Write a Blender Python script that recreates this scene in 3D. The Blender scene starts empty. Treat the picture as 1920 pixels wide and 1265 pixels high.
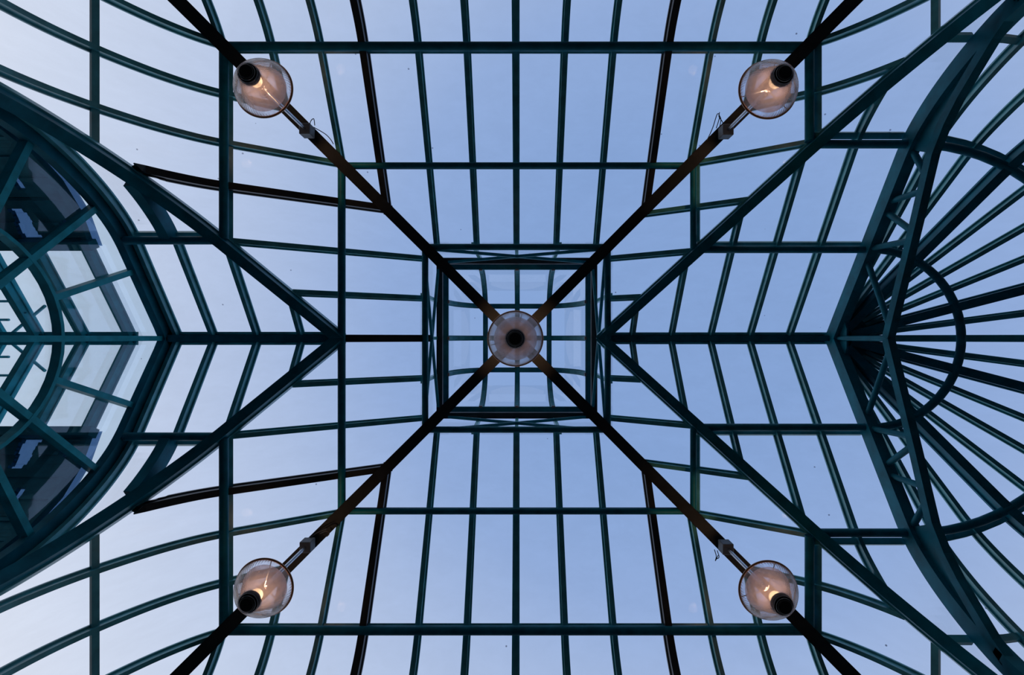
import bpy, bmesh, math
from mathutils import Vector, Matrix

scene = bpy.context.scene
C = scene.collection
V = Vector
S = 0.6                      # one glazing module is 0.6 m
X0, Y0 = -0.075, 0.02        # centre of the pavilion relative to the camera, in modules
CAMZ = 1.6                   # eye height above the floor, metres


def W(x, y, z):
    """module coordinates (z measured from eye height) -> world metres"""
    return V(((x + X0) * S, (y + Y0) * S, z * S + CAMZ))


# ---------------------------------------------------------------- camera
cam_d = bpy.data.cameras.new('camera')
cam = bpy.data.objects.new('camera', cam_d)
C.objects.link(cam)
cam.location = (0, 0, CAMZ)
cam.rotation_euler = (math.pi, 0, 0)          # straight up
cam_d.sensor_width = 36
cam_d.lens = 900 / 1920 * 36
cam_d.shift_x = -14 / 1920
cam_d.shift_y = 0
cam_d.clip_start = 0.05
cam_d.clip_end = 500
scene.camera = cam

# ---------------------------------------------------------------- colour management
scene.view_settings.view_transform = 'Standard'
scene.view_settings.look = 'None'
scene.view_settings.gamma = 1
scene.view_settings.use_curve_mapping = False
scene.view_settings.exposure = 0.0
scene.cycles.transparent_max_bounces = 32
scene.cycles.max_bounces = 10


def lin(r, g, b):
    f = lambda c: (c / 255 / 12.92) if c / 255 <= .04045 else ((c / 255 + .055) / 1.055) ** 2.4
    return (f(r), f(g), f(b), 1)


# ---------------------------------------------------------------- sky: dusk overcast, paler towards the horizon and the west
world = bpy.data.worlds.new('sky')
scene.world = world
world.use_nodes = True
nt = world.node_tree
nt.nodes.clear()
tc = nt.nodes.new('ShaderNodeTexCoord')
sp = nt.nodes.new('ShaderNodeSeparateXYZ')
nt.links.new(tc.outputs['Generated'], sp.inputs[0])


def wmath(op, a, b):
    n = nt.nodes.new('ShaderNodeMath')
    n.operation = op
    for i, v in enumerate((a, b)):
        if isinstance(v, (int, float)):
            n.inputs[i].default_value = v
        else:
            nt.links.new(v, n.inputs[i])
    return n.outputs[0]


t1 = wmath('MULTIPLY', wmath('SUBTRACT', 1.0, sp.outputs['Z']), 2.1)
t2 = wmath('MULTIPLY', sp.outputs['X'], -0.60)
t3 = wmath('MULTIPLY', sp.outputs['Y'], 0.12)
nz = nt.nodes.new('ShaderNodeTexNoise')
nz.inputs['Scale'].default_value = 1.6
nz.inputs['Detail'].default_value = 2
nt.links.new(tc.outputs['Generated'], nz.inputs['Vector'])
t4 = wmath('MULTIPLY', wmath('SUBTRACT', nz.outputs['Fac'], 0.5), 0.02)
tt = wmath('MULTIPLY', wmath('ADD', wmath('ADD', t1, t2), wmath('ADD', t3, t4)), 0.6)
rp = nt.nodes.new('ShaderNodeValToRGB')
el = rp.color_ramp.elements
el[0].position = 0.0
el[0].color = lin(137, 168, 218)
el[1].position = 1.0
el[1].color = lin(236, 240, 250)
for p, c in ((.14, (150, 177, 223)), (.32, (178, 197, 231)), (.6, (208, 220, 242)), (.8, (228, 235, 249))):
    e = el.new(p)
    e.color = lin(*c)
nt.links.new(tt, rp.inputs[0])
bg = nt.nodes.new('ShaderNodeBackground')
bg.inputs['Strength'].default_value = 0.99
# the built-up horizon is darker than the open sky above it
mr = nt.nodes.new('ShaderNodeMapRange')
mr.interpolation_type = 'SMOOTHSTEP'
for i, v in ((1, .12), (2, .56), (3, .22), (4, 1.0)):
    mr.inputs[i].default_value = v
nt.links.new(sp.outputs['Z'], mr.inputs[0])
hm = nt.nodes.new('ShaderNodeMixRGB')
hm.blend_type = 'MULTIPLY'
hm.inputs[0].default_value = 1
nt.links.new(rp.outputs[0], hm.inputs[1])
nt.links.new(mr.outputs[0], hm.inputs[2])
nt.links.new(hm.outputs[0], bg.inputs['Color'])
wo = nt.nodes.new('ShaderNodeOutputWorld')
nt.links.new(bg.outputs[0], wo.inputs[0])


# ---------------------------------------------------------------- materials
def mat(name, base, rough=.4, metal=0., spec=.5, vary=.25, scale=6., coat=0., bump=0.):
    m = bpy.data.materials.new(name)
    m.use_nodes = True
    t = m.node_tree
    b = t.nodes['Principled BSDF']
    b.inputs['Roughness'].default_value = rough
    b.inputs['Metallic'].default_value = metal
    b.inputs['Specular IOR Level'].default_value = spec
    b.inputs['Coat Weight'].default_value = coat
    tex = t.nodes.new('ShaderNodeTexCoord')
    n = t.nodes.new('ShaderNodeTexNoise')
    n.inputs['Scale'].default_value = scale
    n.inputs['Detail'].default_value = 5
    t.links.new(tex.outputs['Object'], n.inputs['Vector'])
    r = t.nodes.new('ShaderNodeValToRGB')
    r.color_ramp.elements[0].position = .3
    r.color_ramp.elements[1].position = .7
    r.color_ramp.elements[0].color = tuple(c * (1 - vary) for c in base[:3]) + (1,)
    r.color_ramp.elements[1].color = tuple(c * (1 + vary) for c in base[:3]) + (1,)
    t.links.new(n.outputs['Fac'], r.inputs[0])
    t.links.new(r.outputs[0], b.inputs['Base Color'])
    if bump:
        bp = t.nodes.new('ShaderNodeBump')
        bp.inputs['Strength'].default_value = bump
        bp.inputs['Distance'].default_value = .01
        t.links.new(n.outputs['Fac'], bp.inputs['Height'])
        t.links.new(bp.outputs[0], b.inputs['Normal'])
    return m


PAINT = mat('teal_painted_steel', (.006, .190, .270), .48, spec=.18)
BRONZE_AND_SHADE = mat('dark_bronze_paint_and_shade', (.026, .029, .034), .42, spec=.35)  # paint of hips and rafters; on the lantern top chord it paints in shade
ALU = mat('teal_powder_coated_aluminium', (.100, .430, .480), .30, spec=.6)
GABLE = mat('teal_paint_lit_tone', (.022, .420, .510), .45, spec=.25)  # same teal paint, lightened to paint in the light on window faces
CLAD = mat('dark_teal_cladding', (.015, .220, .290), .6, spec=.2)
BLACKM = mat('black_metal', (.012, .011, .011), .5)
GREY = mat('galvanised_box', (.20, .205, .23), .5)
COPPER = mat('copper_rim', (.50, .24, .13), .3, metal=.85)
CHROME = mat('brushed_steel_tube', (.55, .55, .58), .25, metal=.9)
ENAMEL = mat('pale_pink_enamel', (.30, .25, .28), .45, vary=.2, scale=12)
CONC = mat('dark_stone', (.035, .036, .038), .8, scale=2)
PLASTER = mat('dark_wall', (.02, .03, .033), .8, scale=2)
WIRE = mat('black_cable', (.006, .007, .015), .5)


def glass_mat(name, tint, gloss=.12, dirt=.02):
    m = bpy.data.materials.new(name)
    m.use_nodes = True
    t = m.node_tree
    t.nodes.clear()
    out = t.nodes.new('ShaderNodeOutputMaterial')
    tr = t.nodes.new('ShaderNodeBsdfTransparent')
    gl = t.nodes.new('ShaderNodeBsdfGlossy')
    gl.inputs['Roughness'].default_value = .03
    fr = t.nodes.new('ShaderNodeFresnel')
    fr.inputs['IOR'].default_value = 1.4
    mu = t.nodes.new('ShaderNodeMath')
    mu.operation = 'MULTIPLY'
    mu.inputs[1].default_value = gloss
    t.links.new(fr.outputs[0], mu.inputs[0])
    tex = t.nodes.new('ShaderNodeTexCoord')
    mp = t.nodes.new('ShaderNodeMapping')
    mp.inputs['Scale'].default_value = (.7, 1.6, .4)
    t.links.new(tex.outputs['Object'], mp.inputs[0])
    n = t.nodes.new('ShaderNodeTexNoise')
    n.inputs['Scale'].default_value = 3
    n.inputs['Detail'].default_value = 8
    n.inputs['Roughness'].default_value = .7
    t.links.new(mp.outputs[0], n.inputs['Vector'])
    r = t.nodes.new('ShaderNodeValToRGB')
    r.color_ramp.elements[0].position = .35
    r.color_ramp.elements[1].position = .62
    r.color_ramp.elements[0].color = tuple(c for c in tint) + (1,)
    r.color_ramp.elements[1].color = tuple(c * (1 - dirt) for c in tint) + (1,)
    t.links.new(n.outputs['Fac'], r.inputs[0])
    # tiny specks of dirt
    n2 = t.nodes.new('ShaderNodeTexVoronoi')
    n2.inputs['Scale'].default_value = 2.6
    t.links.new(tex.outputs['Object'], n2.inputs['Vector'])
    r2 = t.nodes.new('ShaderNodeValToRGB')
    r2.color_ramp.elements[0].position = .022
    r2.color_ramp.elements[1].position = .034
    r2.color_ramp.elements[0].color = (.45, .45, .48, 1)
    r2.color_ramp.elements[1].color = (1, 1, 1, 1)
    t.links.new(n2.outputs['Distance'], r2.inputs[0])
    mx = t.nodes.new('ShaderNodeMixRGB')
    mx.blend_type = 'MULTIPLY'
    mx.inputs[0].default_value = 1
    t.links.new(r.outputs[0], mx.inputs[1])
    t.links.new(r2.outputs[0], mx.inputs[2])
    t.links.new(mx.outputs[0], tr.inputs[0])
    ms = t.nodes.new('ShaderNodeMixShader')
    t.links.new(mu.outputs[0], ms.inputs[0])
    t.links.new(tr.outputs[0], ms.inputs[1])
    t.links.new(gl.outputs[0], ms.inputs[2])
    t.links.new(ms.outputs[0], out.inputs[0])
    return m


GLASS = glass_mat('roof_glass', (.985, .985, .99))
GLASS_W = glass_mat('gable_glass', (.93, .985, 1.0), gloss=.2)
GLASS_D = glass_mat('dome_glass', (.985, .985, .99), gloss=.12)
GLASS_T = glass_mat('tinted_glass', (.30, .42, .58), gloss=.3)


def shade_mat(name, lo_mix, hi_mix, tcol, dcol):
    """ribbed prismatic glass: part clear, part milky"""
    m = bpy.data.materials.new(name)
    m.use_nodes = True
    t = m.node_tree
    t.nodes.clear()
    out = t.nodes.new('ShaderNodeOutputMaterial')
    tr = t.nodes.new('ShaderNodeBsdfTransparent')
    tr.inputs[0].default_value = (.98, .98, 1, 1)
    df = t.nodes.new('ShaderNodeBsdfTranslucent')
    df.inputs[0].default_value = tcol
    d2 = t.nodes.new('ShaderNodeBsdfDiffuse')
    d2.inputs[0].default_value = dcol
    gl = t.nodes.new('ShaderNodeBsdfGlossy')
    gl.inputs['Roughness'].default_value = .12
    tex = t.nodes.new('ShaderNodeTexCoord')
    wv = t.nodes.new('ShaderNodeTexWave')
    wv.wave_type = 'BANDS'
    wv.bands_direction = 'Z'
    wv.inputs['Scale'].default_value = 22
    wv.inputs['Distortion'].default_value = .2
    t.links.new(tex.outputs['Object'], wv.inputs['Vector'])
    # vertical ribs by angle
    sx = t.nodes.new('ShaderNodeSeparateXYZ')
    t.links.new(tex.outputs['Object'], sx.inputs[0])
    at = t.nodes.new('ShaderNodeMath')
    at.operation = 'ARCTAN2'
    t.links.new(sx.outputs['Y'], at.inputs[0])
    t.links.new(sx.outputs['X'], at.inputs[1])
    m1 = t.nodes.new('ShaderNodeMath')
    m1.operation = 'MULTIPLY'
    m1.inputs[1].default_value = 64
    t.links.new(at.outputs[0], m1.inputs[0])
    sn = t.nodes.new('ShaderNodeMath')
    sn.operation = 'SINE'
    t.links.new(m1.outputs[0], sn.inputs[0])
    ad = t.nodes.new('ShaderNodeMath')
    ad.operation = 'ADD'
    t.links.new(sn.outputs[0], ad.inputs[0])
    t.links.new(wv.outputs['Fac'], ad.inputs[1])
    bp = t.nodes.new('ShaderNodeBump')
    bp.inputs['Strength'].default_value = .35
    bp.inputs['Distance'].default_value = .004
    t.links.new(ad.outputs[0], bp.inputs['Height'])
    t.links.new(bp.outputs[0], gl.inputs['Normal'])
    t.links.new(bp.outputs[0], d2.inputs['Normal'])
    nz = t.nodes.new('ShaderNodeTexNoise')
    nz.inputs['Scale'].default_value = 7
    t.links.new(tex.outputs['Object'], nz.inputs['Vector'])
    cr = t.nodes.new('ShaderNodeValToRGB')
    cr.color_ramp.elements[0].position = .35
    cr.color_ramp.elements[1].position = .65
    cr.color_ramp.elements[0].color = (lo_mix, lo_mix, lo_mix, 1)
    cr.color_ramp.elements[1].color = (hi_mix, hi_mix, hi_mix, 1)
    t.links.new(nz.outputs['Fac'], cr.inputs[0])
    a = t.nodes.new('ShaderNodeMixShader')
    a.inputs[0].default_value = .45
    t.links.new(df.outputs[0], a.inputs[1])
    t.links.new(d2.outputs[0], a.inputs[2])
    b = t.nodes.new('ShaderNodeMixShader')
    t.links.new(cr.outputs[0], b.inputs[0])
    t.links.new(tr.outputs[0], b.inputs[1])
    t.links.new(a.outputs[0], b.inputs[2])
    lw = t.nodes.new('ShaderNodeLayerWeight')
    lw.inputs['Blend'].default_value = .10
    t.links.new(bp.outputs[0], lw.inputs['Normal'])
    c = t.nodes.new('ShaderNodeMixShader')
    t.links.new(lw.outputs['Fresnel'], c.inputs[0])
    t.links.new(b.outputs[0], c.inputs[1])
    t.links.new(gl.outputs[0], c.inputs[2])
    t.links.new(c.outputs[0], out.inputs[0])
    return m


SHADE = shade_mat('prismatic_glass', .10, .34, (.75, .74, .78, 1), (.6, .6, .66, 1))
INNER = shade_mat('milky_pink_glass', .35, .62, (.80, .66, .70, 1), (.50, .46, .54, 1))
BULB = bpy.data.materials.new('glowing_bulb')
BULB.use_nodes = True
_b = BULB.node_tree.nodes['Principled BSDF']
_b.inputs['Base Color'].default_value = (1, .8, .6, 1)
_b.inputs['Emission Color'].default_value = (1, .62, .30, 1)
_b.inputs['Emission Strength'].default_value = 7
BULB_DIM = BULB.copy()
BULB_DIM.name = 'dim_bulb'
BULB_DIM.node_tree.nodes['Principled BSDF'].inputs['Emission Strength'].default_value = 1.2


# ---------------------------------------------------------------- object helpers
def tag(o, label=None, cat=None, group=None, kind=None):
    if label:
        o['label'] = label
    if cat:
        o['category'] = cat
    if group:
        o['group'] = group
    if kind:
        o['kind'] = kind
    return o


def obj(name, bm, m, parent=None, smooth=False):
    bmesh.ops.recalc_face_normals(bm, faces=bm.faces)
    me = bpy.data.meshes.new(name)
    # keep the mesh origin at the middle of its own points
    if parent is None:
        c = V((0, 0, 0))
        for v in bm.verts:
            c += v.co
        c /= max(1, len(bm.verts))
    else:
        c = parent_world(parent)
    for v in bm.verts:
        v.co -= c
    bm.to_mesh(me)
    bm.free()
    me.materials.append(m)
    if smooth:
        for p in me.polygons:
            p.use_smooth = True
        try:
            me.set_sharp_from_angle(angle=math.radians(40))
        except Exception:
            pass
    o = bpy.data.objects.new(name, me)
    C.objects.link(o)
    if parent is None:
        o.location = c
    else:
        o.parent = parent
    return o


def parent_world(p):
    c = V(p.location)
    while p.parent:
        p = p.parent
        c += V(p.location)
    return c


def empty(name, loc, label=None, cat=None, group=None, kind=None):
    o = bpy.data.objects.new(name, None)
    o.empty_display_size = .1
    o.location = loc
    C.objects.link(o)
    return tag(o, label, cat, group, kind)


def sweep(bm, pts, downs, prof, closed=False):
    """prof: closed list of (side, down) in modules; pts, downs world vectors"""
    n = len(pts)
    rings = []
    for i, p in enumerate(pts):
        if closed:
            a, b = pts[i - 1], pts[(i + 1) % n]
        else:
            a, b = pts[max(0, i - 1)], pts[min(n - 1, i + 1)]
        if not closed and 0 < i < n - 1:
            t = ((p - a).normalized() + (b - p).normalized()).normalized()
        else:
            t = (b - a).normalized()
        d = downs[i] if isinstance(downs, list) else downs
        d = (d - t * d.dot(t)).normalized()
        s = t.cross(d)
        rings.append([bm.verts.new(p + (s * u + d * v) * S) for u, v in prof])
    m = len(prof)
    last = n if closed else n - 1
    for i in range(last):
        r0, r1 = rings[i], rings[(i + 1) % n]
        for j in range(m):
            bm.faces.new((r0[j], r0[(j + 1) % m], r1[(j + 1) % m], r1[j]))
    if not closed:
        bm.faces.new(rings[0][::-1])
        bm.faces.new(rings[-1])
    return bm


def boxp(w, d0, d1, off=0.):
    return [(off - w / 2, d0), (off + w / 2, d0), (off + w / 2, d1), (off - w / 2, d1)]


def circ(r, d=0., n=12):
    return [(r * math.cos(2 * math.pi * i / n), d + r * math.sin(2 * math.pi * i / n)) for i in range(n)]


# T shaped glazing bar: flange under the glass, stem, small nosing
TBAR = [(-.078, .015), (.078, .015), (.078, .050), (.044, .055), (.044, .165), (-.044, .165), (-.044, .055), (-.078, .050)]
# I shaped section for the heavy ribs
IBAR = [(-.07, .02), (.07, .02), (.07, .07), (.045, .085), (.045, .25), (.07, .265), (.07, .31), (-.07, .31), (-.07, .265), (-.045, .25), (-.045, .085), (-.07, .07)]


# ---------------------------------------------------------------- the vault profile: (plan distance from centre, height)
SL = .61
APEX = 13.55
CURVE = [(6.0, 9.89), (6.4, 9.58), (6.8, 9.14), (7.13, 8.66), (7.38, 8.20), (7.58, 7.72), (7.72, 7.2), (7.80, 6.6), (7.84, 6.0), (7.85, 5.5)]
# densify with Catmull-Rom
_pts = [(5.5, APEX - SL * 5.5)] + CURVE + [(7.85, 5.0)]
DENSE = []
for i in range(1, len(_pts) - 2):
    p0, p1, p2, p3 = _pts[i - 1:i + 3]
    for k in range(4):
        t = k / 4
        DENSE.append(tuple(.5 * (2 * p1[a] + (p2[a] - p0[a]) * t + (2 * p0[a] - 5 * p1[a] + 4 * p2[a] - p3[a]) * t * t + (3 * p1[a] - p0[a] - 3 * p2[a] + p3[a]) * t ** 3) for a in (0, 1)))
DENSE.append(CURVE[-1])
UMAX = 7.85


def prof(u):
    if u <= 6.0:
        return APEX - SL * u
    for (a, za), (b, zb) in zip(DENSE, DENSE[1:]):
        if a <= u <= b:
            return za + (zb - za) * (u - a) / max(1e-9, b - a)
    return CURVE[-1][1]


def samples(u0, u1):
    """profile points between plan distances u0 and u1"""
    out = [(u0, prof(u0))]
    for a, z in DENSE:
        if u0 + .02 < a < u1 - .02:
            out.append((a, z))
    if u1 >= UMAX - .001:
        for a, z in DENSE:
            if a >= u1 - .02 and z < out[-1][1] - .01:
                out.append((a, z))
    else:
        out.append((u1, prof(u1)))
    return out


def normals2(pl):
    """inward/down normals of a profile polyline in (u,z)"""
    res = []
    for i in range(len(pl)):
        a, b = pl[max(0, i - 1)], pl[min(len(pl) - 1, i + 1)]
        du, dz = b[0] - a[0], b[1] - a[1]
        l = math.hypot(du, dz)
        res.append((dz / l, -du / l))       # points down and towards the centre
    return res


SIDE = {'top': lambda u, v: (v, -u), 'bottom': lambda u, v: (v, u), 'left': lambda u, v: (-u, v), 'right': lambda u, v: (u, v)}
CE, CW = 2.13, 4.0                       # plan distance at which the east / west cross ridge starts
ZE, ZW = APEX - SL * CE, APEX - SL * CW  # their ridge heights


def dirv(side, u, v, z):
    x, y = SIDE[side](u, v)
    return V((x, y, z))


def slope_path(side, v, u0, u1):
    pl = samples(u0, u1)
    nn = normals2(pl)
    return [W(*SIDE[side](u, v), z) for u, z in pl], [dirv(side, a, 0, b) for a, b in nn]


def wing_path(x, sy, y0, y1, c):
    """a bar at plan position x following the wing profile from y0 to y1"""
    pl = samples(y0 + c, y1 + c)
    nn = normals2(pl)
    return [W(x, sy * (u - c), z) for u, z in pl], [V((0, sy * a, b)) for a, b in nn]


def mesh_path(path, section):
    bm = bmesh.new()
    sweep(bm, path[0], path[1], section)
    return bm


# ---------------------------------------------------------------- setting: floor and walls below the glazed vault
def slab(bm, x0, x1, y0, y1, z0, z1):
    vs = [bm.verts.new(W(x, y, z)) for z in (z0, z1) for x, y in ((x0, y0), (x1, y0), (x1, y1), (x0, y1))]
    for f in ((3, 2, 1, 0), (4, 5, 6, 7), (0, 1, 5, 4), (1, 2, 6, 5), (2, 3, 7, 6), (3, 0, 4, 7)):
        bm.faces.new([vs[i] for i in f])


ZF = -CAMZ / S
bm = bmesh.new()
slab(bm, -8.3, 14.2, -8.3, 8.3, ZF - .3, ZF)
tag(obj('floor', bm, CONC), kind='structure')
bm = bmesh.new()
slab(bm, -110, 110, -110, 110, ZF - .7, ZF - .31)
tag(obj('ground', bm, CONC), kind='structure')
for nm, a in (('wall_north', (-8.1, 8.1, -8.15, -7.7)), ('wall_south', (-8.1, 8.1, 7.7, 8.15)), ('wall_west', (-8.1, -7.72, -7.7, 7.7))):
    bm = bmesh.new()
    slab(bm, *a, ZF, 5.58)
    tag(obj(nm, bm, PLASTER), kind='structure')
bm = bmesh.new()
arc = [(8.0 + 5.8 * math.sin(math.radians(a)), -5.8 * math.cos(math.radians(a))) for a in range(0, 181, 10)]
arc = [(7.95, -7.9), (8.0, -5.9)] + arc[1:-1] + [(8.0, 5.9), (7.95, 7.9)]
sweep(bm, [W(x, y, 0) for x, y in arc], V((0, 0, -1)), [(-.2, -5.58), (.2, -5.58), (.2, -ZF), (-.2, -ZF)])
tag(obj('wall_east', bm, PLASTER), kind='structure')

# ---------------------------------------------------------------- glass of each slope: one window per slope
win = [0]


def window_obj(bm, m=None, parts=None):
    win[0] += 1
    return tag(obj('window_%d' % win[0], bm, m or GLASS), kind='structure')


GT = .025


def glass_strip(rows):
    """rows: list of rows of points (lists of W points with equal length) + thickness upwards"""
    bm = bmesh.new()
    up = V((0, 0, GT * S))
    lo = [[bm.verts.new(p) for p in r] for r in rows]
    hi = [[bm.verts.new(p + up) for p in r] for r in rows]
    R, K = len(rows), len(rows[0])
    for i in range(R - 1):
        for j in range(K - 1):
            bm.faces.new((lo[i][j], lo[i][j + 1], lo[i + 1][j + 1], lo[i + 1][j]))
            bm.faces.new((hi[i][j], hi[i + 1][j], hi[i + 1][j + 1], hi[i][j + 1]))
    for i in range(R - 1):
        for j in (0, K - 1):
            bm.faces.new((lo[i][j], lo[i + 1][j], hi[i + 1][j], hi[i][j]))
    for j in range(K - 1):
        for i in (0, R - 1):
            bm.faces.new((lo[i][j], hi[i][j], hi[i][j + 1], lo[i][j + 1]))
    bmesh.ops.remove_doubles(bm, verts=bm.verts, dist=1e-5)
    return bm


full = samples(2.32, UMAX)
for side in ('top', 'bottom'):
    window_obj(glass_strip([[W(*SIDE[side](u, -u), z), W(*SIDE[side](u, u), z)] for u, z in full]))
# west slope: above the cross ridge, then one piece on either side of the west wing
sW = samples(2.32, CW)
window_obj(glass_strip([[W(-u, -u, z), W(-u, u, z)] for u, z in sW]))
for sy in (-1, 1):
    window_obj(glass_strip([[W(-u, sy * (u - CW), z), W(-u, sy * u, z)] for u, z in samples(CW, UMAX)]))
for sy in (-1, 1):
    window_obj(glass_strip([[W(u, sy * max(0, u - CE), z), W(u, sy * u, z)] for u, z in samples(2.32, UMAX)]))
for sy in (-1, 1):      # wings
    window_obj(glass_strip([[W(-u, sy * (u - CW), z), W(-7.9, sy * (u - CW), z)] for u, z in samples(CW, UMAX)]))
for sy in (-1, 1):
    window_obj(glass_strip([[W(max(u, 2.32), sy * max(0, u - CE), z), W(7.95, sy * (u - CE), z)] for u, z in samples(CE, UMAX)]))
# apse: half cone around the end of the east ridge
AX = 7.95
window_obj(glass_strip([[W(AX + (u - CE) * math.sin(math.radians(a)), -(u - CE) * math.cos(math.radians(a)), z) for a in range(0, 181, 5)] for u, z in samples(CE + .05, UMAX)]))

# ---------------------------------------------------------------- glazing bars
WORD = {1: 'nearest', 2: 'second', 3: 'third', 4: 'fourth', 5: 'fifth', 6: 'sixth', 7: 'seventh'}
COL = 'teal'


def bar(path, section, name, label, cat, group, m=None):
    return tag(obj(name, mesh_path(path, section), m or ALU), label, cat, group)


for side in ('top', 'bottom'):
    for k in range(-6, 7):
        if abs(k) == 3:
            continue
        u0 = max(2.34, abs(k) + .05)
        where = 'on the centre line' if k == 0 else '%s %s of its centre bar' % ({1: 'first', 2: 'second', 4: 'fourth', 5: 'fifth', 6: 'sixth'}[abs(k)], 'left' if k < 0 else 'right')
        bar(slope_path(side, k, u0, UMAX), TBAR, 'glazing_bar', 'thin teal glazing bar of the %s roof slope, %s' % (side, where), 'glazing bar', 'glazing bars of the %s slope' % side)
    for k in (-1, 1):
        bar(slope_path(side, 3.08 * k, 3.1, UMAX), IBAR, 'rafter', 'thick dark rafter in the %s half of the %s roof slope' % ('left' if k < 0 else 'right', side), 'rafter', 'thick rafters', BRONZE_AND_SHADE)
for sy in (-1, 1):
    hv = 'upper' if sy < 0 else 'lower'
    for k in (1, 2, 4, 5, 6):
        u1 = min(UMAX, k + CW - .02)
        bar(slope_path('left', sy * k, max(2.34, k + .05), u1), TBAR, 'glazing_bar',
            'teal glazing bar of the left slope, %s %s its short middle beam' % ({1: 'first', 2: 'second', 4: 'fourth', 5: 'fifth', 6: 'sixth'}[k], 'above' if sy < 0 else 'below'), 'glazing bar', 'glazing bars of the left slope')
    rb_o = bar(slope_path('left', sy * 3.08, 3.1, 3.08 + CW - .02), IBAR, 'rafter', 'thick dark rafter in the %s half of the left slope, ending at the valley' % hv, 'rafter', 'thick rafters', BRONZE_AND_SHADE)
    for v in rb_o.data.vertices:            # end cut parallel to the valley
        w = v.co + rb_o.location
        ux, uy = -(w.x / S - X0), sy * (w.y / S - Y0)
        if ux > 3.08 + CW - .3:
            v.co.x -= (uy - 3.08 - .04) * S
    for k in (1, 2, 3, 4, 5, 6):
        u1 = min(UMAX, k + CE - .02)
        bar(slope_path('right', sy * k, max(2.34, k + .05), u1), TBAR, 'glazing_bar',
            'teal glazing bar of the right slope, %s %s the right ridge' % ({1: 'first', 2: 'second', 3: 'third', 4: 'fourth', 5: 'fifth', 6: 'sixth'}[k], 'above' if sy < 0 else 'below'), 'glazing bar', 'glazing bars of the right slope')
    # wings
    for i, x in enumerate((2.93, 3.92, 4.91, 5.90, 6.89)):
        bar(wing_path(x, sy, .06, x - CE, CE), TBAR, 'glazing_bar',
            'slanting teal bar on the %s side of the right ridge, %s from the centre lamp' % (hv, ('first', 'second', 'third', 'fourth', 'fifth')[i]), 'glazing bar', 'slanting bars of the right wing')
    for i, x in enumerate((4.92, 5.92)):
        bar(wing_path(-x, sy, .06, x - CW, CW), TBAR, 'glazing_bar',
            'slanting teal bar on the %s side of the left ridge, %s from the arched window' % (hv, ('third', 'second')[i]), 'glazing bar', 'slanting bars of the left wing')
    bar(wing_path(-6.92, sy, .06, 2.1, CW), TBAR, 'glazing_bar', 'slanting teal bar on the %s side of the left ridge, nearest the arched window' % hv, 'glazing bar', 'slanting bars of the left wing')
    bar(wing_path(-6.95, sy, 2.1, 3.03, CW), [(-.10, .04), (.10, .04), (.10, .34), (-.10, .34)], 'arch_rib', 'short thick curved rib joining the left tube purlin to the %s left valley' % hv, 'rib', 'short curved ribs', PAINT)
    bar(wing_path(-7.74, sy, .06, UMAX - CW, CW), TBAR, 'glazing_bar', 'curved teal edge bar over the %s half of the arched window' % hv, 'glazing bar', 'edge bars by the arched window')

# ---------------------------------------------------------------- hips, valleys, ridges
for sx, hx in ((-1, 'left'), (1, 'right')):
    for sy, hy in ((-1, 'top'), (1, 'bottom')):
        pl = samples(2.25, UMAX)
        nn = normals2([(u * math.sqrt(2), z) for u, z in pl])
        flat = [(.12, prof(2.25))]
        pts = [W(sx * u, sy * u, z) for u, z in flat + pl]
        dn = [V((0, 0, -1))] + [V((sx * a / math.sqrt(2), sy * a / math.sqrt(2), b)) for a, b in nn]
        bm = bmesh.new()
        sweep(bm, pts, dn, boxp(.262, .14, .45))
        e = empty('hip_beam', W(sx * 2.25, sy * 2.25, prof(2.25) - .3), 'broad dark diagonal beam running to the %s %s corner, carrying a lamp' % (hy, hx), 'beam', 'diagonal hip beams')
        obj('box_beam', bm, BRONZE_AND_SHADE, e)
        bm = bmesh.new()
        sweep(bm, pts[1:], dn[1:], boxp(.15, .0, .145))
        obj('glazing_cap', bm, ALU, e)
for s, c, hx in ((-1, CW, 'left'), (1, CE, 'right')):
    for sy, hy in ((-1, 'upper'), (1, 'lower')):
        pl = samples(c + .02, UMAX)
        nn = normals2([((u - c) * math.sqrt(2), z) for u, z in pl])
        pts = [W(s * u, sy * (u - c), z) for u, z in pl]
        dn = [V((s * a / math.sqrt(2), sy * a / math.sqrt(2), b)) for a, b in nn]
        e = empty('valley_beam', pts[0], 'dark valley beam on the %s %s, curving down at its outer end' % (hy, hx), 'beam', 'valley beams')
        bm = bmesh.new()
        sweep(bm, pts, dn, boxp(.2, .16, .40))
        obj('box_beam', bm, PAINT, e)
        bm = bmesh.new()
        sweep(bm, pts, dn, boxp(.26, .01, .165))
        obj('glazing_cap', bm, ALU, e)
DZ = V((0, 0, -1))
for x0, x1, z, hx, w in ((2.35, 7.85, ZE, 'right', .14), (-7.86, -CW, ZW, 'left', .16)):
    e = empty('ridge_beam', W(x0, 0, z), 'straight dark ridge beam running from the centre to the %s' % hx, 'beam', 'ridge beams')
    bm = bmesh.new()
    sweep(bm, [W(x0, 0, z), W(x1, 0, z)], DZ, boxp(w, .09, .36))
    obj('box_beam', bm, PAINT, e)
    bm = bmesh.new()
    sweep(bm, [W(x0, 0, z), W(x1, 0, z)], DZ, [(-.15, .09), (-.15, .14), (-.1, .14), (-.1, .1), (.1, .1), (.1, .14), (.15, .14), (.15, .09), (0, -.0)])
    obj('glazing_cap', bm, ALU, e)
bar(slope_path('left', 0, 2.3, CW), boxp(.17, .03, .32), 'rafter', 'short thick rafter between the lantern and the left ridge', 'rafter', 'thick rafters', BRONZE_AND_SHADE)


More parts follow.
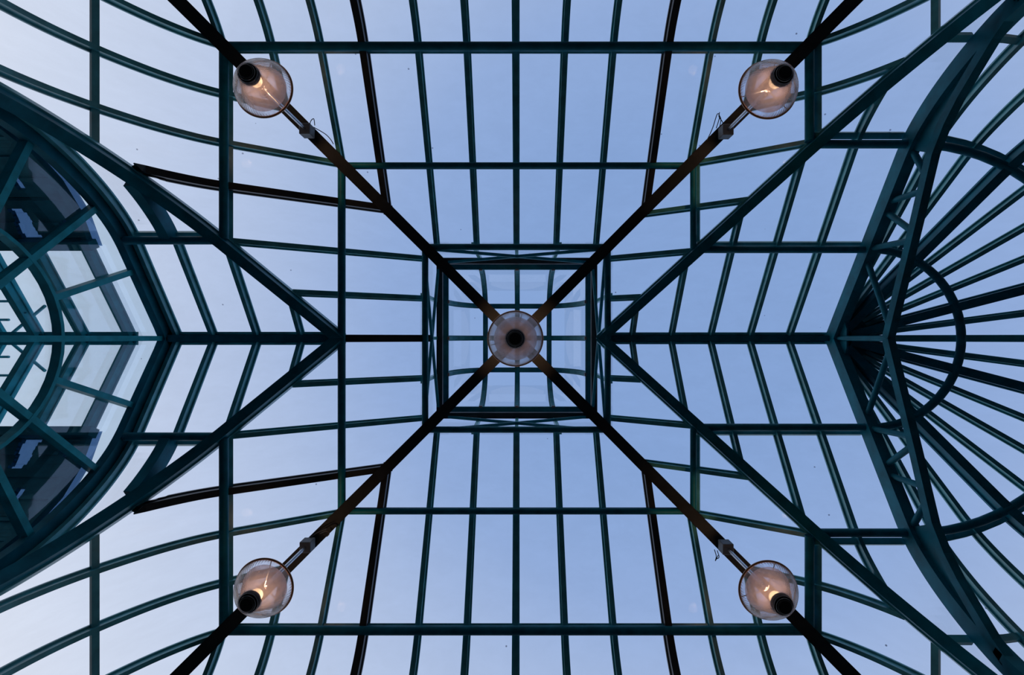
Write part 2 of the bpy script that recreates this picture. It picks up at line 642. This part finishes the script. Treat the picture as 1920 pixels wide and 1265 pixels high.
# ---------------------------------------------------------------- purlins
def purlin(side, u, ut, v0, v1, label, tube=True, rad=.086):
    z = prof(u)
    n = normals2([(u - .05, prof(u - .05)), (u + .05, prof(u + .05))])[0]
    dn = dirv(side, n[0], 0, n[1])
    e = empty('purlin', W(*SIDE[side](u, (v0 + v1) / 2), z), label, 'purlin', 'purlins of the pavilion roof')
    bm = bmesh.new()
    zt = prof(ut)
    sweep(bm, [W(*SIDE[side](ut, v0), zt), W(*SIDE[side](ut, v1), zt)], dn, boxp(.13 if tube else .11, .02, .10))
    obj('glazing_transom', bm, ALU, e)
    if tube:
        bm = bmesh.new()
        sweep(bm, [W(*SIDE[side](u, v0), z), W(*SIDE[side](u, v1), z)], dn, circ(rad, .28, 16))
        obj('tube', bm, PAINT, e, smooth=True)
    return e


for side in ('top', 'bottom'):
    purlin(side, 4.05, 4.0, -4.0, 4.0, 'tubular purlin across the %s slope, the inner of two' % side, rad=.07)
    purlin(side, 6.02, 5.96, -5.97, 5.97, 'tubular purlin across the %s slope, the outer and longer of two' % side)
    purlin(side, 7.32, 7.32, -7.3, 7.3, 'flat glazing transom low on the %s slope' % side, tube=False)
purlin('left', 4.08, 4.03, -4.0, 4.0, 'tubular purlin of the left slope crossing the head of the left ridge')
for sy, hv in ((-1, 'upper'), (1, 'lower')):
    a = lambda p, q: (sy * p, sy * q)
    purlin('left', 6.02, 5.93, *a(2.0, 5.97), 'tubular purlin on the left slope, outer one, %s piece' % hv)
    purlin('left', 7.32, 7.32, *a(3.35, 7.3), 'wide flat glazing transom on the far left, %s piece' % hv, tube=False)
    purlin('right', 4.13, 4.16, *a(2.0, 4.05), 'tubular purlin of the right slope, inner one, %s piece' % hv, rad=.07)
    purlin('right', 6.05, 6.16, *a(3.95, 6.0), 'tubular purlin of the right slope, outer one, %s piece' % hv)
    purlin('right', 7.32, 7.32, *a(5.2, 7.3), 'flat glazing transom low on the right slope, %s piece' % hv, tube=False)


def wing_purlin(sx, sy, y, yt, x0, x1, c, label, tube=True, rad=.083):
    z = prof(y + c)
    n = normals2([(y + c - .05, prof(y + c - .05)), (y + c + .05, prof(y + c + .05))])[0]
    dn = V((0, sy * n[0], n[1]))
    e = empty('purlin', W(sx * (x0 + x1) / 2, sy * y, z), label, 'purlin', 'purlins of the cross wings')
    bm = bmesh.new()
    zt = prof(yt + c)
    sweep(bm, [W(sx * x0, sy * yt, zt), W(sx * x1, sy * yt, zt)], dn, boxp(.13, .02, .10))
    obj('glazing_transom', bm, ALU, e)
    if tube:
        bm = bmesh.new()
        sweep(bm, [W(sx * x0, sy * y, z), W(sx * x1, sy * y, z)], dn, circ(rad, .28, 16))
        obj('tube', bm, PAINT, e, smooth=True)


for sy, hv in ((-1, 'above'), (1, 'below')):
    wing_purlin(1, sy, 2.13, 2.16, 4.08, 7.8, CE, 'tubular purlin of the right wing, first %s the right ridge' % hv)
    wing_purlin(1, sy, 4.03, 4.12, 5.95, 7.8, CE, 'tubular purlin of the right wing, second %s the right ridge' % hv)
    wing_purlin(1, sy, 5.22, 5.22, 7.33, 7.8, CE, 'short flat transom of the right wing, far %s the right ridge' % hv, tube=False)
    wing_purlin(-1, sy, 2.12, 2.14, 6.05, 7.8, CW, 'tubular purlin of the left wing %s the left ridge' % hv)

# ---------------------------------------------------------------- apse: radiating ribs and ring tubes
STEP = 10.25


def apse_path(th, r0, r1, dx=0):
    pl = samples(r0 + CE, r1 + CE)
    nn = normals2(pl)
    c, s = math.cos(th), math.sin(th)
    return [W(AX + (u - CE) * c, (u - CE) * s, z) for u, z in pl], [V((a * c, a * s, b)) for a, b in nn]


for k in range(-8, 9):
    th = math.radians(k * STEP)
    thick = abs(k) in (2, 6)
    where = 'level with the right ridge' if k == 0 else '%s of the ribs %s its middle' % ({1: 'first', 2: 'second', 3: 'third', 4: 'fourth', 5: 'fifth', 6: 'sixth', 7: 'seventh', 8: 'eighth'}[abs(k)], 'above' if k < 0 else 'below')
    bar(apse_path(th, .42 if thick else .55, UMAX - CE), [(a * 1.35, b * 1.15) for a, b in IBAR] if thick else TBAR, 'fan_rib',
        '%s rib of the right fan, %s' % ('thick dark' if thick else 'thin teal', where), 'rib', 'thick fan ribs' if thick else 'thin fan ribs', PAINT if thick else ALU)
for r, rt, rad, label in ((2.13, 2.16, .086, 'small curved ring tube under the fan of ribs on the right'), (4.03, 4.12, .083, 'large curved ring tube at the far right, under the fan ribs'), (5.22, 5.22, 0, 'flat curved transom at the far right rim of the fan')):
    e = empty('ring_purlin', W(AX + r, 0, prof(r + CE)), label, 'purlin', 'ring purlins of the fan')
    ths = [math.radians(a) for a in range(-90, 91, 5)]
    n = normals2([(r + CE - .05, prof(r + CE - .05)), (r + CE + .05, prof(r + CE + .05))])[0]
    dn = [V((n[0] * math.cos(t), n[0] * math.sin(t), n[1])) for t in ths]
    bm = bmesh.new()
    sweep(bm, [W(AX + rt * math.cos(t), rt * math.sin(t), prof(rt + CE)) for t in ths], dn, boxp(.11, .02, .1))
    obj('glazing_transom', bm, ALU, e)
    if rad:
        bm = bmesh.new()
        sweep(bm, [W(AX + r * math.cos(t), r * math.sin(t), prof(r + CE)) for t in ths], dn, circ(rad, .28, 16))
        obj('tube', bm, PAINT, e, smooth=True)
# hub plate that gathers the ribs
bm = bmesh.new()
hub = [(AX + .02, 0)] + [(AX + .62 * math.cos(math.radians(a)), .62 * math.sin(math.radians(a))) for a in range(-90, 91, 15)]
for a, b in zip(hub[1:], hub[2:]):
    pass
lo = [bm.verts.new(W(x, y, ZE - .36 - .4 * math.hypot(x - AX, y))) for x, y in hub]
hi = [bm.verts.new(W(x, y, ZE - .06 - .55 * math.hypot(x - AX, y))) for x, y in hub]
for i in range(1, len(hub) - 1):
    bm.faces.new((lo[0], lo[i], lo[i + 1]))
    bm.faces.new((hi[0], hi[i + 1], hi[i]))
    bm.faces.new((lo[i], hi[i], hi[i + 1], lo[i + 1]))
for i in (1, len(hub) - 1):
    bm.faces.new((lo[0], hi[0], hi[i], lo[i]))
tag(obj('hub_plate', bm, PAINT), 'dark half-round plate where the fan ribs meet the right ridge', 'plate')

# ---------------------------------------------------------------- east gable truss
XT = 7.865
e = empty('gable_truss', W(XT, 0, ZE - .3), 'large teal scissor truss with curved legs across the right wing', 'truss')
for sy in (-1, 1):
    bm = bmesh.new()
    p = wing_path(XT, sy, 0., UMAX - CE, CE)
    sweep(bm, p[0], [V((0, 0, -1))] + p[1][1:], boxp(.23, .14, .44))
    obj('upper_chord', bm, PAINT, e)
    B = [(0, 10.05), (2.17, 9.36), (3.45, 8.97), (3.9, 8.72), (4.25, 8.45), (4.55, 8.16), (4.9, 7.82), (5.2, 7.45), (5.42, 7.05), (5.52, 6.5), (5.56, 5.5)]
    bm = bmesh.new()
    nn = normals2(B)
    sweep(bm, [W(XT - .035, sy * y, z) for y, z in B], [V((0, 0, -1))] + [V((0, sy * a, b)) for a, b in nn[1:]], boxp(.16, -.12, .04))
    obj('lower_chord', bm, PAINT, e)
    # solid web of the curved leg
    bm = bmesh.new()
    top = samples(3.95 + CE, UMAX)
    tp = [(u - CE, z) for u, z in top]
    nt2 = normals2(top)
    tp = [(a + n[0] * .35, z + n[1] * .35) for (a, z), n in zip(tp, nt2)]
    bot = B[2:]

    def resample(pl, n):
        L = [0]
        for a, b in zip(pl, pl[1:]):
            L.append(L[-1] + math.dist(a, b))
        out = []
        for i in range(n):
            t = L[-1] * i / (n - 1)
            j = max(k for k in range(len(L)) if L[k] <= t + 1e-9)
            j = min(j, len(pl) - 2)
            f = (t - L[j]) / (L[j + 1] - L[j])
            out.append(tuple(pl[j][q] + (pl[j + 1][q] - pl[j][q]) * f for q in (0, 1)))
        return out
    rt_, rb_ = resample(tp, 22), resample(bot, 22)
    g = [[bm.verts.new(W(XT + dx, sy * y, z)) for y, z in r] for dx in (-.02, .03) for r in (rt_, rb_)]
    for i in range(21):
        bm.faces.new((g[0][i], g[0][i + 1], g[1][i + 1], g[1][i]))
        bm.faces.new((g[2][i], g[3][i], g[3][i + 1], g[2][i + 1]))
        bm.faces.new((g[0][i], g[2][i], g[2][i + 1], g[0][i + 1]))
        bm.faces.new((g[1][i], g[1][i + 1], g[3][i + 1], g[3][i]))
    bm.faces.new((g[0][0], g[1][0], g[3][0], g[2][0]))
    bm.faces.new((g[0][-1], g[2][-1], g[3][-1], g[1][-1]))
    obj('web_plate', bm, PAINT, e)

    def up(y):
        return (y, ZE - SL * y - .32)

    def dn_(y):
        for (a, za), (b, zb) in zip(B, B[1:]):
            if a <= y <= b:
                return (y, za + (zb - za) * (y - a) / (b - a) + .1)
    for (a, b) in ((up(3.85), dn_(3.1)), (dn_(2.85), up(2.88)), (up(2.74), dn_(2.1)), (dn_(1.95), up(2.0)), (up(1.85), dn_(.22))):
        bm = bmesh.new()
        sweep(bm, [W(XT, sy * a[0], a[1]), W(XT, sy * b[0], b[1])], V((1, 0, 0)), circ(.062, 0, 12))
        obj('strut', bm, PAINT, e, smooth=True)
bm = bmesh.new()
sweep(bm, [W(XT, 0, ZE - .42), W(XT, 0, 10.1)], V((1, 0, 0)), circ(.06, 0, 12))
obj('king_post', bm, PAINT, e, smooth=True)
bm = bmesh.new()
vs = [W(XT + d, y, z) for d in (.0, .04) for y, z in ((-.55, ZE - .7), (0, ZE - .36), (.55, ZE - .7), (.22, ZE - .82), (-.22, ZE - .82))]
vs = [bm.verts.new(v) for v in vs]
bm.faces.new(vs[:5])
bm.faces.new(vs[5:][::-1])
for i in range(5):
    j = (i + 1) % 5
    bm.faces.new((vs[i], vs[i + 5], vs[j + 5], vs[j]))
obj('gusset_plate', bm, PAINT, e)

# ---------------------------------------------------------------- west gable: arched sunburst window
XG = -7.9
win[0] += 1
g = empty('window_%d' % win[0], W(XG, 0, 5.5), kind='structure')
P = [(0, 10.83), (.72, 10.45), (1.45, 10.05), (2.0, 9.66), (2.54, 9.21), (2.97, 8.66), (3.33, 7.98), (3.58, 7.38), (3.68, 6.8), (3.72, 6.2), (3.72, 5.5)]
XN = V((-1, 0, 0))                                   # the frames grow away from the room


def vface(pts, w, d0, d1, name, m, parent, off=0.):
    bm = bmesh.new()
    sweep(bm, [W(XG, y, z) for y, z in pts], XN, boxp(w, d0, d1, off))
    return obj(name, bm, m, parent)


both = [(-y, z) for y, z in P[::-1]] + P[1:]
vface(both, .085, -.03, .15, 'frame', GABLE, g)
# deep arch rib between the glass roof and the frame
bm = bmesh.new()
for sy in (-1, 1):
    p = wing_path(XG, sy, .0, UMAX - CW, CW)
    sweep(bm, p[0], [V((0, 0, -1))] + p[1][1:], boxp(.16, .04, .34))
obj('arch_rib', bm, PAINT, g)
CZ, CR = 6.5, 1.87
n = 48
ring = [(CR * math.sin(2 * math.pi * i / n), CZ + CR * math.cos(2 * math.pi * i / n)) for i in range(n)]
half = [p for p in ring if p[1] >= 5.5]
half = sorted(half, key=lambda p: math.atan2(p[0], p[1] - CZ))
vface(half, .062, -.025, .14, 'ring_mullion', GABLE, g)


def hitP(a):
    """distance from the centre to the frame along an angle from the vertical"""
    for (y0, z0), (y1, z1) in zip(P, P[1:]):
        s, c = math.sin(a), math.cos(a)
        den = (y1 - y0) * c - (z1 - z0) * s
        if abs(den) < 1e-9:
            continue
        t = (s * (z0 - CZ) - c * y0) / den
        if -1e-6 <= t <= 1 + 1e-6:
            y, z = y0 + (y1 - y0) * t, z0 + (z1 - z0) * t
            if y * s + (z - CZ) * c > 0:
                return math.hypot(y, z - CZ)
    return 3.7


for deg in (-67.5, -44, -22, 0, 22, 44, 67.5):
    a = math.radians(abs(deg))
    sg = -1 if deg < 0 else 1
    r1 = hitP(a) - .02
    r0 = CR if abs(deg) == 22 else 0.05
    vface([(sg * r0 * math.sin(a), CZ + r0 * math.cos(a)), (sg * r1 * math.sin(a), CZ + r1 * math.cos(a))], .108, -.035 if deg == 0 else -.02, .14, 'mullion', GABLE, g)
vface([(-3.72, CZ), (3.72, CZ)], .108, -.02, .17, 'transom', GABLE, g)
# glass
bm = bmesh.new()
gp = [(y, z) for y, z in both]
f = [bm.verts.new(W(XG - .08, y, z)) for y, z in gp]
b_ = [bm.verts.new(W(XG - .10, y, z)) for y, z in gp]
bm.faces.new(f)
bm.faces.new(b_[::-1])
for i in range(len(gp)):
    j = (i + 1) % len(gp)
    bm.faces.new((f[i], b_[i], b_[j], f[j]))
bmesh.ops.triangulate(bm, faces=[x for x in bm.faces if len(x.verts) > 4])
obj('pane', bm, GLASS_W, g)

# ---------------------------------------------------------------- roof lantern over the crossing
e = empty('roof_lantern', W(0, 0, 11.85), 'square glazed lantern with cross-braced sides and a domed glass top', 'lantern')
LB, LBZ, LT, LTZ = 2.25, 11.83, 2.27, 14.15
SD, SDZ = 2.18, 14.55


def ring_side(i, u, v, z):
    return W(*SIDE[('top', 'bottom', 'left', 'right')[i]](u, v), z)


for i in range(4):
    bm = bmesh.new()
    sweep(bm, [ring_side(i, LB, -LB, LBZ), ring_side(i, LB, LB, LBZ)], DZ, circ(.08, 0, 14))
    obj('ring_tube', bm, PAINT, e, smooth=True)
    bm = bmesh.new()
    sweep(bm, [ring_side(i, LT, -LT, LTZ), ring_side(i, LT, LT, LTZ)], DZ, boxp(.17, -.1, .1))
    obj('top_chord', bm, BRONZE_AND_SHADE, e)  # same paint as the lantern, its shade put in by a darker colour
    for s in (-1, 1):
        bm = bmesh.new()
        sweep(bm, [ring_side(i, LB, -s * LB * .94, LBZ + .08), ring_side(i, LT, s * LT * .94, LTZ)], DZ, boxp(.075, -.035, .035, off=s * .04))
        obj('brace', bm, PAINT, e)
    bm = bmesh.new()
    sweep(bm, [ring_side(i, SD, -SD - .04, SDZ), ring_side(i, SD, SD + .04, SDZ)], DZ, [(-.10, -.1), (.10, -.1), (.10, .02), (.05, .02), (.05, .06), (-.05, .06), (-.05, .02), (-.10, .02)])
    obj('sill', bm, PAINT, e)
    for v in (-1.1, 0, 1.1):
        bm = bmesh.new()
        sweep(bm, [ring_side(i, 2.38, v, 12.15), ring_side(i, 2.38, v, SDZ)], dirv(('top', 'bottom', 'left', 'right')[i], 1, 0, 0), boxp(.09, -.05, .05))
        obj('wall_bar', bm, ALU, e)
        bm = bmesh.new()
        sweep(bm, [ring_side(i, SD - .11, v - .05, SDZ + .02), ring_side(i, SD - .11, v + .05, SDZ + .02)], DZ, boxp(.05, -.03, .07))
        obj('clip', bm, GREY, e)
    bm = bmesh.new()
    sweep(bm, [ring_side(i, 2.42, -2.42, 12.1), ring_side(i, 2.42, 2.42, 12.1)], DZ, boxp(.015, -2.35, 0))
    obj('wall_glass', bm, GLASS_D, e)
for sx in (-1, 1):
    for sy in (-1, 1):
        bm = bmesh.new()
        sweep(bm, [W(sx * 2.33, sy * 2.33, 11.9), W(sx * 2.33, sy * 2.33, SDZ)], V((1, 0, 0)), boxp(.14, -.07, .07))
        obj('corner_post', bm, PAINT, e)
DP = [(2.18, 14.6), (2.14, 15.0), (2.03, 15.45), (1.85, 15.88), (1.6, 16.25), (1.3, 16.52), (1.1, 16.62), (.6, 16.78), (0, 16.84)]


def dz(u):
    for (a, za), (b, zb) in zip(DP, DP[1:]):
        if b <= u <= a:
            return za + (zb - za) * (a - u) / (a - b)
    return 14.6


for ax in range(2):
    for v in (-1.1, 0, 1.1):
        us = [a for a, _ in DP if a > abs(v) + .01] + ([abs(v)] if v else [])
        if v:
            line = [(-a, dz(a)) for a in us] + [(a, dz(a)) for a in us[::-1]]
        else:
            line = [(-a, z) for a, z in DP] + [(a, z) for a, z in DP[:-1][::-1]]
        pts = [W(v, a, z) if ax == 0 else W(a, v, z) for a, z in line]
        ctr = W(0, 0, 12.5)
        dn = [(V((ctr.x if ax else p.x, ctr.y if not ax else p.y, ctr.z)) - p).normalized() for p in pts]
        bm = bmesh.new()
        sweep(bm, pts, dn, [(-.085, .0), (.085, .0), (.085, .04), (.045, .05), (.045, .13), (-.045, .13), (-.045, .05), (-.085, .04)])
        obj('dome_bar', bm, PAINT, e)
bm = bmesh.new()
pr = None
for a, z in DP:
    cur = [bm.verts.new(W(sx * max(a, .001), sy * max(a, .001), z)) for sx, sy in ((-1, -1), (1, -1), (1, 1), (-1, 1))]
    if pr:
        for i in range(4):
            bm.faces.new((pr[i], pr[(i + 1) % 4], cur[(i + 1) % 4], cur[i]))
    pr = cur
obj('dome_glass', bm, GLASS_D, e)


# ---------------------------------------------------------------- lamps
def lathe(bm, profile, c, n=40, close=False):
    rings = []
    for r, z in profile:
        rings.append([bm.verts.new(c + V((math.cos(2 * math.pi * i / n) * r, math.sin(2 * math.pi * i / n) * r, z)) * S) for i in range(n)])
    for a, b in zip(rings, rings[1:]):
        for i in range(n):
            bm.faces.new((a[i], a[(i + 1) % n], b[(i + 1) % n], b[i]))
    if close:
        bm.faces.new(rings[0][::-1])
        bm.faces.new(rings[-1])
    return bm


PROF_O = [(.503, 0), (.499, -.05), (.485, -.10), (.46, -.15), (.43, -.20), (.395, -.25), (.36, -.30), (.325, -.34), (.29, -.38), (.255, -.42), (.225, -.45), (.19, -.49), (.17, -.52)]


def lamp(x, y, zr, label, beam_z, boxed, power):
    e = empty('pendant_lamp', W(x, y, zr), label, 'lamp', 'pendant lamps with glass bells')
    c = W(x, y, zr)
    bm = bmesh.new()
    t = .012
    lathe(bm, PROF_O + [(r - t, z + t * .7) for r, z in PROF_O[::-1]] + [PROF_O[0]], c, 72)
    obj('glass_shade', bm, SHADE, e, smooth=True)
    bm = bmesh.new()
    lathe(bm, [(.50 + .02 * math.cos(q), .0 + .02 * math.sin(q)) for q in [2 * math.pi * i / 10 for i in range(11)]], c, 72)
    obj('copper_rim', bm, COPPER, e, smooth=True)
    bm = bmesh.new()
    lathe(bm, [(.05, -.40), (.165, -.41), (.172, -.45), (.172, -.47), (.155, -.475), (.155, -.49), (.16, -.50), (.135, -.505), (.135, -.515), (.14, -.525), (.118, -.53), (.118, -.56), (.108, -.57), (.02, -.572)], c, 36, True)
    sk = obj('socket', bm, BLACKM, e, smooth=True)
    for r_, z_ in ((.158, -.506), (.132, -.532)):
        bm = bmesh.new()
        lathe(bm, [(r_ + .004 * math.cos(q), z_ + .004 * math.sin(q)) for q in [2 * math.pi * i / 6 for i in range(7)]], c, 36)
        obj('metal_band', bm, CHROME, sk, smooth=True)
    bm = bmesh.new()
    lathe(bm, [(.01, -.18), (.06, -.19), (.095, -.22), (.11, -.27), (.10, -.32), (.07, -.37), (.04, -.41)], c, 20, True)
    obj('bulb', bm, BULB if boxed else BULB_DIM, e, smooth=True)
    bm = bmesh.new()
    IN = [(.165, -.44), (.20, -.40), (.245, -.33), (.285, -.25), (.32, -.16), (.36, -.08), (.39, -.02), (.40, .0)]
    lathe(bm, IN + [(r - .008, z + .004) for r, z in IN[::-1]] + [IN[0]], c, 64)
    obj('inner_reflector', bm, INNER, e, smooth=True)
    for q in (45, 165, 285):
        bm = bmesh.new()
        a = math.radians(q)
        sweep(bm, [c + V((math.cos(a) * .02, math.sin(a) * .02, .0)) * S, c + V((math.cos(a) * .49, math.sin(a) * .49, .0)) * S], DZ, boxp(.014, -.006, .006))
        obj('arm', bm, CHROME, e)
    bm = bmesh.new()
    top = beam_z if not boxed else 10.10
    sweep(bm, [c + V((0, 0, .02)) * S, W(x, y, top)], V((1, 0, 0)), circ(.033, 0, 12))
    obj('rod', bm, CHROME, e, smooth=True)
    if boxed:
        bm = bmesh.new()
        slab(bm, x - .115, x + .115, y - .115, y + .115, 10.05, 10.30)
        bmesh.ops.bevel(bm, geom=list(bm.edges), offset=.006, segments=1, affect='EDGES')
        bx = obj('junction_box', bm, GREY, e)
        bm = bmesh.new()
        slab(bm, x - .06, x + .06, y - .06, y + .06, 10.3, 10.42)
        obj('bracket', bm, BLACKM, bx)
        ux, uy = (1 if x > 0 else -1), (1 if y > 0 else -1)
        loops = {(-1, -1): [[(.12, -.16), (.10, -.30), (.04, -.26), (.02, -.18), (.06, -.12)], [(.1, -.12), (.34, .02), (.46, .14), (.52, .24)]],
                 (1, -1): [[(-.36, .14), (-.24, -.12), (-.14, -.42), (-.09, -.36), (-.16, -.12)], [(-.09, -.46), (-.10, -.36), (-.02, -.24), (-.02, -.10)], [(-.1, -.1), (-.06, -.3), (-.1, -.4)]],
                 (-1, 1): [[(.22, -.2), (.36, -.26), (.42, -.2), (.36, -.14), (.30, -.2)], [(.0, -.1), (.16, -.22), (.36, -.3)]],
                 (1, 1): [[(-.2, .1), (-.16, .24), (-.18, .34), (-.12, .22)], [(-.14, .12), (-.1, .26), (-.16, .3)]]}[(ux, uy)]
        for lp in loops:
            # smooth the loop
            P3 = [V((x + a, y + b, 10.28)) for a, b in lp]
            q = [P3[0]] + P3 + [P3[-1]]
            out = []
            for i in range(1, len(q) - 2):
                for k in range(5):
                    t = k / 5
                    out.append(.5 * (2 * q[i] + (q[i + 1] - q[i - 1]) * t + (2 * q[i - 1] - 5 * q[i] + 4 * q[i + 1] - q[i + 2]) * t * t + (3 * q[i] - q[i - 1] - 3 * q[i + 1] + q[i + 2]) * t ** 3))
            out.append(q[-1])
            bm = bmesh.new()
            sweep(bm, [W(*p) for p in out], DZ, circ(.009, 0, 6))
            obj('wire', bm, WIRE, bx, smooth=True)
    ld = bpy.data.lights.new('bulb_light', 'POINT')
    ld.energy = power if boxed else power * .25
    ld.color = (1, .60, .34)
    ld.shadow_soft_size = .03
    lo_ = bpy.data.objects.new('bulb_light', ld)
    C.objects.link(lo_)
    lo_.parent = e
    lo_.location = V((0, 0, -.12)) * S
    ls = bpy.data.lights.new('bulb_beam', 'SPOT')      # the open top throws most of the light upwards
    ls.energy = power * (110 if not boxed else 60)
    ls.color = (1, .55, .28)
    ls.spot_size = math.radians(50 if not boxed else 36)
    ls.spot_blend = .7
    ls.shadow_soft_size = .04
    l2 = bpy.data.objects.new('bulb_beam', ls)
    C.objects.link(l2)
    l2.parent = e
    l2.location = V((0, 0, -.12)) * S
    l2.rotation_euler = V((-x, -y, 0)).normalized().lerp(V((0, 0, 1)), .72).to_track_quat('-Z', 'Y').to_euler() if boxed else (math.pi, 0, 0)
    return e


LP = 0.45
lamp(-4.43, -4.40, 8.46, 'glass bell pendant lamp on the top left diagonal beam', 10.4, True, LP)
lamp(4.45, -4.38, 8.46, 'glass bell pendant lamp on the top right diagonal beam', 10.4, True, LP)
lamp(-4.42, 4.38, 8.46, 'glass bell pendant lamp on the bottom left diagonal beam', 10.4, True, LP)
lamp(4.45, 4.42, 8.46, 'glass bell pendant lamp on the bottom right diagonal beam', 10.4, True, LP)
lamp(0.0, 0.0, 8.87, 'glass bell pendant lamp hanging at the very centre, seen from directly below', 11.8, False, LP)

# ---------------------------------------------------------------- covered walk outside the arched window
e = empty('walkway_roof', W(-8.2, 0, 5.5), 'glass and dark clad gabled roof of the walkway seen through the arched window', 'roof')
Q = [(0, 10.32), (1.80, 9.24), (2.37, 8.98), (2.84, 8.6), (3.2, 8.1), (3.5, 7.4), (3.65, 6.6), (3.7, 5.5)]
qn = normals2(Q)
for sy in (-1, 1):
    for i, x in enumerate((8.17, 9.16, 10.15, 11.14, 12.13)):
        bm = bmesh.new()
        sweep(bm, [W(-x, sy * y, z) for y, z in Q[:2]], [V((0, sy * a, b)) for a, b in qn[:2]], [(-.085, .02), (.085, .02), (.085, .05), (.065, .06), (.065, .19), (-.065, .19), (-.065, .06), (-.085, .05)])
        obj('roof_bar', bm, GABLE, e)
        if i == 0:
            bm = bmesh.new()
            sweep(bm, [W(-x, sy * y, z) for y, z in Q[1:]], [V((0, sy * a, b)) for a, b in qn[1:]], boxp(.10, -.02, .10))
            obj('verge_bar', bm, CLAD, e)
    bm = bmesh.new()
    sweep(bm, [W(-8.01, sy * 1.84, 9.22), W(-13, sy * 1.84, 9.22)], V((0, -sy * .5, -.86)), boxp(.17, .02, .22))
    obj('eaves_beam', bm, CLAD, e)
    # clad lower slope, a stack of horizontal boards
    bm = bmesh.new()
    Lq = resample(Q[1:], 64)
    for j, (a, b) in enumerate(zip(Lq, Lq[1:])):
        lift = .0 if (j // 3) % 2 else .04
        yc = (a[0] + b[0]) / 2
        spans = [(-8.24, -13.0)]
        if 1.93 < yc < 2.42:
            spans = [(-8.24, -9.02 - .25 * (yc - 1.9)), (-9.42, -13.0)]
        if 2.02 < yc < 2.24:
            spans = [(-8.24, -8.46), (-8.70 + .8 * (yc - 2.02), -9.02 - .25 * (yc - 1.9)), (-9.42, -13.0)]
        if 2.72 < yc < 2.90:
            spans = [(-8.24, -8.82), (-8.98, -13.0)]
        for xa, xb in spans:
            sweep(bm, [W(xa, sy * (a[0] + b[0]) / 2, (a[1] + b[1]) / 2 + lift), W(xb, sy * (a[0] + b[0]) / 2, (a[1] + b[1]) / 2 + lift)],
                  V((0, sy * (b[1] - a[1]), -(b[0] - a[0]))), boxp(math.dist(a, b) * 1.25, -.03, .05))
    obj('clad_slope', bm, CLAD, e)
    bm = bmesh.new()
    up_ = .06
    for a, b in zip(Q[1:], Q[2:]):
        f4 = [W(-x, sy * p[0], p[1] + up_) for p, x in ((a, 8.02), (b, 8.02), (b, 10.5), (a, 10.5))]
        vs = [bm.verts.new(v) for v in f4] + [bm.verts.new(v + V((0, 0, .012))) for v in f4]
        for fc in ((0, 1, 2, 3), (7, 6, 5, 4), (0, 4, 5, 1), (1, 5, 6, 2), (2, 6, 7, 3), (3, 7, 4, 0)):
            bm.faces.new([vs[i] for i in fc])
    obj('tinted_pane', bm, GLASS_T, e)
    bm = glass_strip([[W(-8.02, sy * y, z), W(-13, sy * y, z)] for y, z in Q[:2]])
    obj('pane', bm, GLASS_D, e)
bm = bmesh.new()
sweep(bm, [W(-8.1, 0, 10.32), W(-13, 0, 10.32)], DZ, [(-.14, .02), (.14, .02), (.14, .08), (.06, .09), (.06, .25), (-.06, .25), (-.06, .09), (-.14, .08)])
obj('ridge', bm, GABLE, e)
# guard rail and light frame above the walkway roof
r_ = empty('roof_frame', W(-11.6, 0, 11.3), 'thin metal rail frame above the walkway roof at the far left edge', 'frame')
for y in (-.88, -.44, .88, .44, 1.3, -1.3):
    bm = bmesh.new()
    sweep(bm, [W(-12.05, y, 11.4), W(-14, y, 11.4)], DZ, circ(.03, 0, 8))
    obj('rail', bm, GABLE, r_, smooth=True)
for sy in (-1, 1):
    for x in (11.3, 12.2):
        bm = bmesh.new()
        sweep(bm, [W(-x, 0, 11.5), W(-x - .1, sy * 2.1, 10.4)], V((0, 0, -1)), boxp(.08, -.04, .04))
        obj('rafter', bm, GABLE, r_)
    bm = bmesh.new()
    sweep(bm, [W(-12.0, sy * .1, 11.4), W(-10.9, sy * .75, 11.1)], V((0, 0, -1)), circ(.035, 0, 8))
    obj('stay', bm, GABLE, r_, smooth=True)
